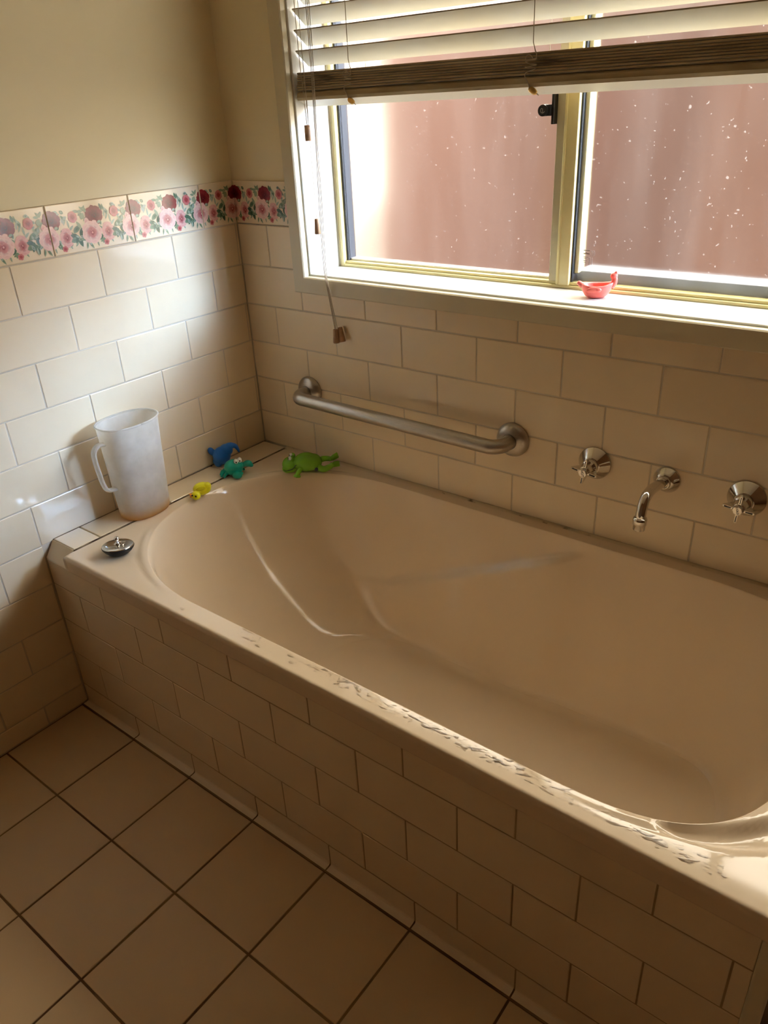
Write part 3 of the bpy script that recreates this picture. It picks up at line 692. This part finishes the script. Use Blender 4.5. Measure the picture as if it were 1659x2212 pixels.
# ------------------------------------------------------------------ taps and spout
def tap(name, x, z, word, label, spin):
    t = empty(name, (x, 0, z)); tag(t, label, 'tap', 'wall taps over the bath')
    link('cover_plate', lathe('cover_plate', [(.0330, .0005), (.0350, .001), (.0350, .0030), (.0335, .0045), (.0180, .0195), (.0168, .0205), (.0150, .0205)], 48, '-y'), M['chrome'], t)
    link('body', lathe('body', [(.0160, .0195), (.0165, .0215), (.0165, .0300), (.0150, .0330), (.0128, .0335), (.0120, .0460), (.0100, .0560), (0, .0560)], 32, '-y'), M['chrome'], t)
    hd = empty('handle', (0, 0, 0)); hd.parent = t
    bm = bmesh.new()
    for k in range(4):
        a = spin + k*math.pi/2; R_ = Matrix.Rotation(a, 4, 'Y'); vs = []
        # fin: deep at the hub, narrow at the tip
        for sx in (-1, 1):
            for (rr_, yy, ww) in ((.0060, -.0570, .0026), (.0270, -.0560, .0020), (.0285, -.0535, .0018), (.0270, -.0500, .0018), (.0150, -.0330, .0026), (.0060, -.0320, .0030)):
                vs.append(bm.verts.new(R_ @ Vector((rr_, yy, sx*ww))))
        bm.faces.new(vs[:6]); bm.faces.new(vs[6:][::-1])
        for i in range(6): bm.faces.new((vs[i], vs[(i+1) % 6], vs[6+(i+1) % 6], vs[6+i]))
    bmesh.ops.recalc_face_normals(bm, faces=bm.faces)
    bmesh.ops.bevel(bm, geom=list(bm.edges), offset=.0007, segments=2, affect='EDGES')
    bpy.data.objects.remove(hd)
    hd = link('handle', bm_mesh('handle', bm, False), M['chrome'], t)
    bm = bmesh.new()
    for k in range(4):
        R_ = Matrix.Rotation(spin + k*math.pi/2, 4, 'Y'); n0 = len(bm.verts); vv = add_box(bm, .0125, .0245, -.0577, -.0560, -.0006, .0006)
        bmesh.ops.transform(bm, matrix=R_, verts=vv)
    link('inlay', bm_mesh('inlay', bm), M['black'], hd)
    cap = link('cap', lathe('cap', [(.0102, .0560), (.0102, .0590), (.0090, .0612), (.0078, .0616), (0, .0616)], 8, '-y', False), M['chrome'], t)
    tm = text_mesh('lettering', word, .0068 if len(word) < 4 else .0052)
    tx = link('lettering', tm, M['black'], cap, (0, -.0618, 0)); tx.rotation_euler = (math.pi/2, spin + math.radians(70), 0)
    return t
tap('bath_tap', .9885, .6250, 'HOT', 'chrome cross-handled wall tap marked HOT, nearest the grab rail', math.radians(8))
tap('bath_tap', 1.2840, .6250, 'COLD', 'chrome cross-handled wall tap marked COLD, right of the spout', math.radians(4))
sp = empty('bath_spout', (1.137, 0, .6255)); tag(sp, 'chrome swan-neck bath spout between the two wall taps', 'spout')
link('cover_plate', lathe('cover_plate', [(.0255, .0005), (.0268, .001), (.0268, .003), (.0250, .0050), (.0180, .0150), (.0150, .0175), (.0135, .0180)], 40, '-y'), M['chrome'], sp)
link('collar', lathe('collar', [(.0130, .016), (.0136, .018), (.0136, .023), (.0120, .025), (.0100, .025)], 28, '-y'), M['chrome'], sp)
P = [(0, -.018, 0), (0, -.045, .0065), (0, -.075, .0125), (0, -.095, .0135), (0, -.112, .0095), (0, -.123, -.0010), (0, -.1280, -.0150), (0, -.1300, -.030)]
link('pipe', tube('pipe', catmull(P, 6), .0098, 20), M['chrome'], sp)
link('aerator', lathe('aerator', [(.0085, -.0500), (.0108, -.0500), (.0112, -.0490), (.0112, -.0400), (.0128, -.0385), (.0133, -.0290), (.0120, -.0255), (.0098, -.0245)], 28, 'z', True, Matrix.Translation((0, -.1305, 0))), M['chrome'], sp)

# ------------------------------------------------------------------ bath plug
plug = empty('bath_plug', (.186, -.6255, RIM)); tag(plug, 'round chrome bath plug with black rubber base on the bath corner', 'bath plug')
plug.rotation_euler = (math.radians(-5), math.radians(-3), 0)
link('rubber_base', lathe('rubber_base', [(0, .0005), (.0150, .0010), (.0225, .0030), (.0290, .0090), (.0335, .0150), (.0345, .0180), (.0335, .0195), (0, .0195)], 40), M['rubber'], plug)
link('disc', lathe('disc', [(.0335, .0190), (.0336, .0205), (.0320, .0216), (.0180, .0224), (.0090, .0228), (0, .0228)], 40), M['chrome'], plug)
kn = link('knob', lathe('knob', [(.0068, .0226), (.0070, .0245), (.0045, .0262), (.0034, .0290), (.0034, .0315), (.0052, .0335), (.0058, .0362), (.0046, .0392), (0, .0405)], 24), M['chrome'], plug)
link('ring', tube('ring', [(-.001, -.001, .0290), (.010, .013, .0262), (.017, .004, .0245), (.0165, -.001, .0245), (.004, -.0045, .0288), (-.001, -.001, .0290)], .0010, 8), M['chrome'], kn)

# ------------------------------------------------------------------ measuring jug
jug = empty('plastic_jug', (.0660, -.4650, RIM + .0005)); tag(jug, 'tall frosted plastic jug with amber residue standing on the bath ledge', 'jug')
def jug_mesh():
    n = 64; HT = .231; v = []; f = []
    lev = [(0, .90), (.002, .955), (.006, .985), (.014, 1.0)] + [(z_, 1.0) for z_ in (.03, .05, .08, .11, .14, .17, .20, .222)] + [(.227, 1.0), (HT, 1.0)]
    rings = []
    def ring(z_, sc, ins):
        k = z_/HT; a = (.0455 + .0065*k)*sc - ins; b = (.0600 + .0110*k)*sc - ins; pts = []
        for i in range(n):
            th = 2*math.pi*i/n; c, s = math.cos(th), math.sin(th)
            e = 2/2.4; x = a*math.copysign(abs(c)**e, c); y = b*math.copysign(abs(s)**e, s)
            if z_ > .19:  # pouring lip on the +y side
                q = (z_-.19)/(HT-.19); y += .003*q*max(0, s)**8
            pts.append((x, y, z_))
        return pts
    for z_, sc in lev: rings.append(ring(z_, sc, 0))
    rings.append(ring(HT+.001, 1.0, -.0012)); rings.append(ring(HT-.003, 1.0, -.0016)) if 0 else None
    rings.append(ring(HT, 1.0, .0018))
    for z_, sc in lev[::-1]:
        rings.append(ring(max(z_, .003), sc, .0018))
    for r in rings: v += r
    for i in range(len(rings)-1):
        for k in range(n): f.append((i*n+k, i*n+(k+1) % n, (i+1)*n+(k+1) % n, (i+1)*n+k))
    f.append(tuple(range(n))[::-1]); f.append(tuple(range((len(rings)-1)*n, len(rings)*n)))
    return mesh('body', v, f, True)
jb = link('body', jug_mesh(), M['plastic'], jug)
# rolled rim
n = 64; P = []
for i in range(n+1):
    th = 2*math.pi*i/n; c, s = math.cos(th), math.sin(th); e = 2/2.4
    P.append((.0527*math.copysign(abs(c)**e, c), .0717*math.copysign(abs(s)**e, s) + .003*max(0, s)**8, .2315))
link('rim', tube('rim', P, .0021, 8), M['plastic'], jug)
link('handle', tube('handle', catmull([(0, -.0670, .1960), (0, -.0820, .1980), (0, -.0945, .1890), (0, -.0980, .1720), (0, -.0955, .1330), (0, -.0905, .1010), (0, -.0825, .0880), (0, -.0620, .0845)], 6), .0072, 12, .62, 1.25), M['plastic'], jug)

# ------------------------------------------------------------------ bath toys
def cam_right(): return Vector((.776, .631, 0))
# blue whale-like squirter leaning on the tiles
bl = empty('bath_toy', (.0330, -.1830, RIM)); tag(bl, 'blue rubber bath toy with a hooked tail leaning on the wall', 'bath toy', 'rubber bath toys')
bl.rotation_euler = (0, 0, math.radians(42))
link('body', blob('body', [((-.004, 0, .030), (.024, .018, .026), (0, .5, 0)), ((-.014, 0, .016), (.016, .015, .014)), ((.010, 0, .046), (.018, .014, .016), (0, .3, 0)), ((.020, 0, .056), (.014, .010, .009)), ('t', [(.022, 0, .058), (.034, 0, .055), (.040, 0, .046), (.043, 0, .036)], (.0085, .0025)), ((-.030, 0, .044), (.009, .006, .012), (0, -.4, 0)), ((-.016, -.004, .008), (.010, .010, .0075))], .0016, 5), M['blue'], bl)
# teal crab
cr = empty('bath_toy', (.1000, -.2080, RIM)); tag(cr, 'teal rubber crab bath toy with white bulging eyes and claws', 'bath toy', 'rubber bath toys')
cr.rotation_euler = (0, 0, math.radians(46))
link('body', blob('body', [((0, 0, .024), (.025, .022, .019)), ((0, -.006, .016), (.022, .018, .013)), ('t', [(-.018, -.006, .014), (-.028, -.010, .014), (-.034, -.016, .004)], (.005, .003)), ('t', [(-.018, .000, .014), (-.030, .000, .014), (-.037, -.004, .004)], (.005, .003)), ('t', [(-.016, -.012, .012), (-.022, -.018, .011), (-.027, -.022, .004)], (.005, .003)), ('t', [(-.014, .010, .014), (-.026, .014, .012), (-.034, .014, .004)], (.005, .003)), ('t', [(.014, .008, .014), (.022, .014, .008), (.024, .016, .004)], (.005, .003))], .0014, 4), M['teal'], cr)
link('claw', blob('claw', [('t', [(.004, -.018, .014), (.006, -.026, .012)], (.006, .006)), ((.008, -.030, .011), (.013, .009, .009), (0, .2, .2)), ((.016, -.031, .014), (.009, .004, .005), (0, -.5, .1))], .0013, 4), M['teal'], cr)
link('claw', blob('claw', [('t', [(.018, .002, .022), (.028, .004, .026)], (.007, .007)), ((.036, .005, .026), (.012, .010, .009), (0, .1, .2)), ((.043, .004, .022), (.008, .006, .006), (0, .5, .1))], .0013, 4), M['teal'], cr)
for ex_, ey_ in ((.008, -.010), (.017, -.003)):
    bm = bmesh.new(); ellipsoid(bm, (0, 0, 0), (.0058, .0058, .0075), (0, 0, 0), 3); e = link('eye', bm_mesh('eye', bm, True), M['white'], cr, (ex_, ey_, .0415))
    bm = bmesh.new(); ellipsoid(bm, (.0008, -.0048, -.0005), (.0020, .0016, .0026), (0, 0, 0), 2); link('pupil', bm_mesh('pupil', bm, True), M['blackpaint'], e)
# green wind-up frog
fr = empty('bath_toy', (.2450, -.0950, RIM)); tag(fr, 'green plastic swimming frog bath toy with outstretched legs beside the wall', 'bath toy', 'rubber bath toys')
fr.rotation_euler = (0, 0, math.radians(36))
link('body', blob('body', [((.006, 0, .028), (.034, .026, .025)), ((.024, 0, .027), (.022, .023, .022)), ((-.016, 0, .026), (.018, .020, .016))], .0016, 5), M['green'], fr)
hd = link('head', blob('head', [((-.036, 0, .022), (.022, .025, .020), (0, .2, 0)), ((-.044, 0, .012), (.015, .021, .010)), ((-.030, -.010, .042), (.007, .007, .008)), ((-.030, .010, .042), (.007, .007, .008))], .0015, 4), M['green'], fr)
for sy in (-1, 1):
    bm = bmesh.new(); ellipsoid(bm, (-.0335, sy*.0105 - .003, .0450), (.0048, .0052, .0050)); e = link('eye', bm_mesh('eye', bm, True), M['white'], fr)
    bm = bmesh.new(); ellipsoid(bm, (-.0375, sy*.0105 - .0050, .0455), (.0018, .0022, .0024), (0, 0, 0), 2); link('pupil', bm_mesh('pupil', bm, True), M['blackpaint'], e)
link('mouth_line', tube('mouth_line', catmull([(-.056, -.010, .012), (-.046, -.024, .0145), (-.028, -.0255, .020), (-.018, -.022, .030)], 5), .0008, 6), M['blackpaint'], hd)
for sy in (-1, 1):
    link('arm', blob('arm', [('t', [(-.006, sy*.022, .020), (-.012, sy*.030, .014), (-.016, sy*.034, .007)], (.007, .0055)), ((-.020, sy*.036, .0055), (.006, .0032, .004)), ((-.016, sy*.039, .0050), (.0055, .0032, .004)), ((-.011, sy*.039, .0050), (.005, .003, .004))], .0012, 3), M['green'], fr)
link('leg', blob('leg', [('t', [(.036, -.012, .018), (.050, -.016, .013), (.066, -.014, .018), (.076, -.010, .024)], (.0095, .0065))] , .0014, 4), M['green'], fr)
link('leg', blob('leg', [('t', [(.036, .010, .026), (.048, .014, .029), (.062, .012, .030), (.070, .008, .030)], (.0085, .006))], .0014, 4), M['green'], fr)
def foot(pts, th=.0035):
    bm = bmesh.new(); a = [bm.verts.new(p) for p in pts]; b = [bm.verts.new((p[0], p[1] + th, p[2])) for p in pts]
    bm.faces.new(a); bm.faces.new(b[::-1])
    for i in range(len(a)): bm.faces.new((a[i], a[(i+1) % len(a)], b[(i+1) % len(a)], b[i]))
    bmesh.ops.recalc_face_normals(bm, faces=bm.faces); bmesh.ops.bevel(bm, geom=list(bm.edges), offset=.001, segments=2, affect='EDGES')
    return bm_mesh('foot', bm, True)
link('foot', foot([(.072, -.013, .018), (.078, -.013, .016), (.093, -.013, .018), (.092, -.013, .033), (.080, -.013, .032), (.074, -.013, .029)]), M['green'], fr)
link('foot', foot([(.064, .006, .027), (.074, .006, .026), (.090, .006, .034), (.086, .006, .049), (.074, .006, .042), (.066, .006, .035)]), M['green'], fr)
link('crank_hole', lathe('crank_hole', [(0, 0), (.0045, 0), (.0045, .003), (0, .003)], 16, 'z', False, Matrix.Translation((.0330, -.0215, .016)) @ Matrix.Rotation(math.pi/2, 4, 'X')), M['blackpaint'], fr)
# yellow duckling toppled on its side
dk = empty('bath_toy', (.1240, -.3460, RIM)); tag(dk, 'small yellow rubber duck lying tipped over on the bath rim', 'bath toy', 'rubber bath toys')
dk.rotation_euler = (0, 0, math.radians(40))
link('body', blob('body', [((.006, .010, .019), (.023, .016, .0165), (0, -.15, 0)), ((.020, .008, .026), (.010, .010, .010)), ((-.006, -.012, .0115), (.0115, .0110, .0112))], .0012, 3), M['yellow'], dk)
link('wing', blob('wing', [((.006, -.004, .026), (.013, .004, .007), (.4, -.3, 0))], .0012, 2), M['yellow'], dk)
link('beak', blob('beak', [((-.0165, -.014, .0150), (.0060, .0045, .0022), (0, .5, 0)), ((-.0165, -.015, .0110), (.0050, .0042, .0020), (0, -.2, 0))], .0008, 2), M['orange'], dk)
for q in ((-.0045, -.0228, .0140), (-.0130, -.0205, .0160)):
    bm = bmesh.new(); ellipsoid(bm, q, (.0022, .0012, .0024), (0, 0, 0), 2); link('eye', bm_mesh('eye', bm, True), M['blackpaint'], dk)
# coral bird-shaped bowl on the sill
pk = empty('bath_toy', (.9330, .0640, .9408)); tag(pk, 'coral pink bird-shaped rubber bowl on the window sill', 'bath toy', 'rubber bath toys')
pk.rotation_euler = (0, 0, math.radians(22))
def bowl():
    n = 48; rings = []
    prof_o = [(.10, .0), (.55, .0006), (.75, .004), (.90, .010), (1.0, .018), (1.03, .0235)]; prof_i = [(.98, .0250), (.90, .0225), (.80, .014), (.60, .007), (.2, .0045)]
    v = []; f = []
    for k, (s, z_) in enumerate(prof_o + prof_i):
        for i in range(n):
            th = 2*math.pi*i/n; c, si = math.cos(th), math.sin(th)
            lift = (.006*max(0, c)**3 + .003*max(0, -c)**3) * min(1, z_/.02)
            v.append((.0285*s*c + .003*max(0, c)**4*min(1, z_/.02), .0215*s*si, z_ + lift))
    K = len(prof_o + prof_i)
    for k in range(K-1):
        for i in range(n): f.append((k*n+i, k*n+(i+1) % n, (k+1)*n+(i+1) % n, (k+1)*n+i))
    f.append(tuple(range(n))[::-1]); f.append(tuple(range((K-1)*n, K*n)))
    return mesh('bowl', v, f, True)
link('bowl', bowl(), M['coral'], pk)
link('neck', blob('neck', [('t', [(.027, 0, .020), (.032, 0, .028), (.033, 0, .037)], (.0070, .0055)), ((.031, 0, .0410), (.0070, .0060, .0062)), ((.0345, 0, .046), (.0035, .003, .0045), (0, .3, 0))], .0012, 3), M['coral'], pk)
link('tail', blob('tail', [('t', [(-.026, 0, .022), (-.033, 0, .027), (-.036, 0, .029)], (.006, .0035))], .0012, 3), M['coral'], pk)
for sy in (-1, 1): link('wing', blob('wing', [((-.006, sy*.0212, .0185), (.0125, .0035, .0058), (0, -.15, 0)), ((.005, sy*.0218, .0185), (.0055, .0036, .0042))], .0011, 3), M['coral'], pk)

# ------------------------------------------------------------------ water drops along the front rim
def drops():
    bm = bmesh.new(); rr = random.Random(11)
    def drop(x, y, r, h, el=1.0, ang=0.0):
        n = 14; k1, k2, k3 = rr.random()*6, rr.random()*6, rr.random()*.35
        rings = []
        for q, hh in ((1.0, 0.0), (.93, .45), (.75, .8), (.4, .97)):
            rg = []
            for i in range(n):
                a = 2*math.pi*i/n; R_ = r*q*(1 + k3*math.sin(2*a+k1)*.8 + .16*math.sin(3*a+k2))
                dx, dy = R_*el*math.cos(a), R_*math.sin(a)
                rg.append(bm.verts.new((x + dx*math.cos(ang) - dy*math.sin(ang), y + dx*math.sin(ang) + dy*math.cos(ang), RIM + .00005 + h*hh)))
            rings.append(rg)
        c = bm.verts.new((x, y, RIM + h))
        for a_, b_ in zip(rings, rings[1:]):
            for i in range(n): bm.faces.new((a_[i], a_[(i+1) % n], b_[(i+1) % n], b_[i]))
        for i in range(n): bm.faces.new((rings[-1][i], rings[-1][(i+1) % n], c))
    x = .60
    while x < 1.47:
        dens = .35 if x < .78 else 1.0
        for _ in range(5):
            if rr.random() < dens: 
                y = -.681 + rr.random()*.0215; r = .0009 + .0024*rr.random()**3; drop(x + rr.random()*.012, y, r, .0003 + r*.16, 1 + 1.8*rr.random(), rr.random()*.8-.2)
        if x > .84 and rr.random() < .26: drop(x, -.677 + rr.random()*.014, .0030 + .0012*rr.random(), .0006, 2.0 + 2.0*rr.random(), rr.random()*.6 - .1)
        x += .012
    for q in ((1.37, -.668, .0055, 3.5), (1.392, -.672, .0060, 2.5), (1.44, -.660, .004, 2.2), (1.425, -.672, .0035, 1.5), (1.335, -.676, .005, 4.0), (.47, -.683, .004, 2.5), (.36, -.660, .003, 2.0)): drop(q[0], q[1], q[2]*.75, .0007, q[3], .15)
    return bm_mesh('water_drops', bm, True)
tag(link('water_drops', drops(), M['water']), 'scattered clear water drops along the wet front rim of the bath', 'water', None, 'stuff')

# ------------------------------------------------------------------ outside
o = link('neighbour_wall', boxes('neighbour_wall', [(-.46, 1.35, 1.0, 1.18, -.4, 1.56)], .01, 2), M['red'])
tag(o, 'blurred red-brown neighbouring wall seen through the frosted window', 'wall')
struct(link('ground', boxes('ground', [(-9, 9, .17, 14, -.5, -.4)]), M['ground']), 'pale ground outside the window', 'ground')
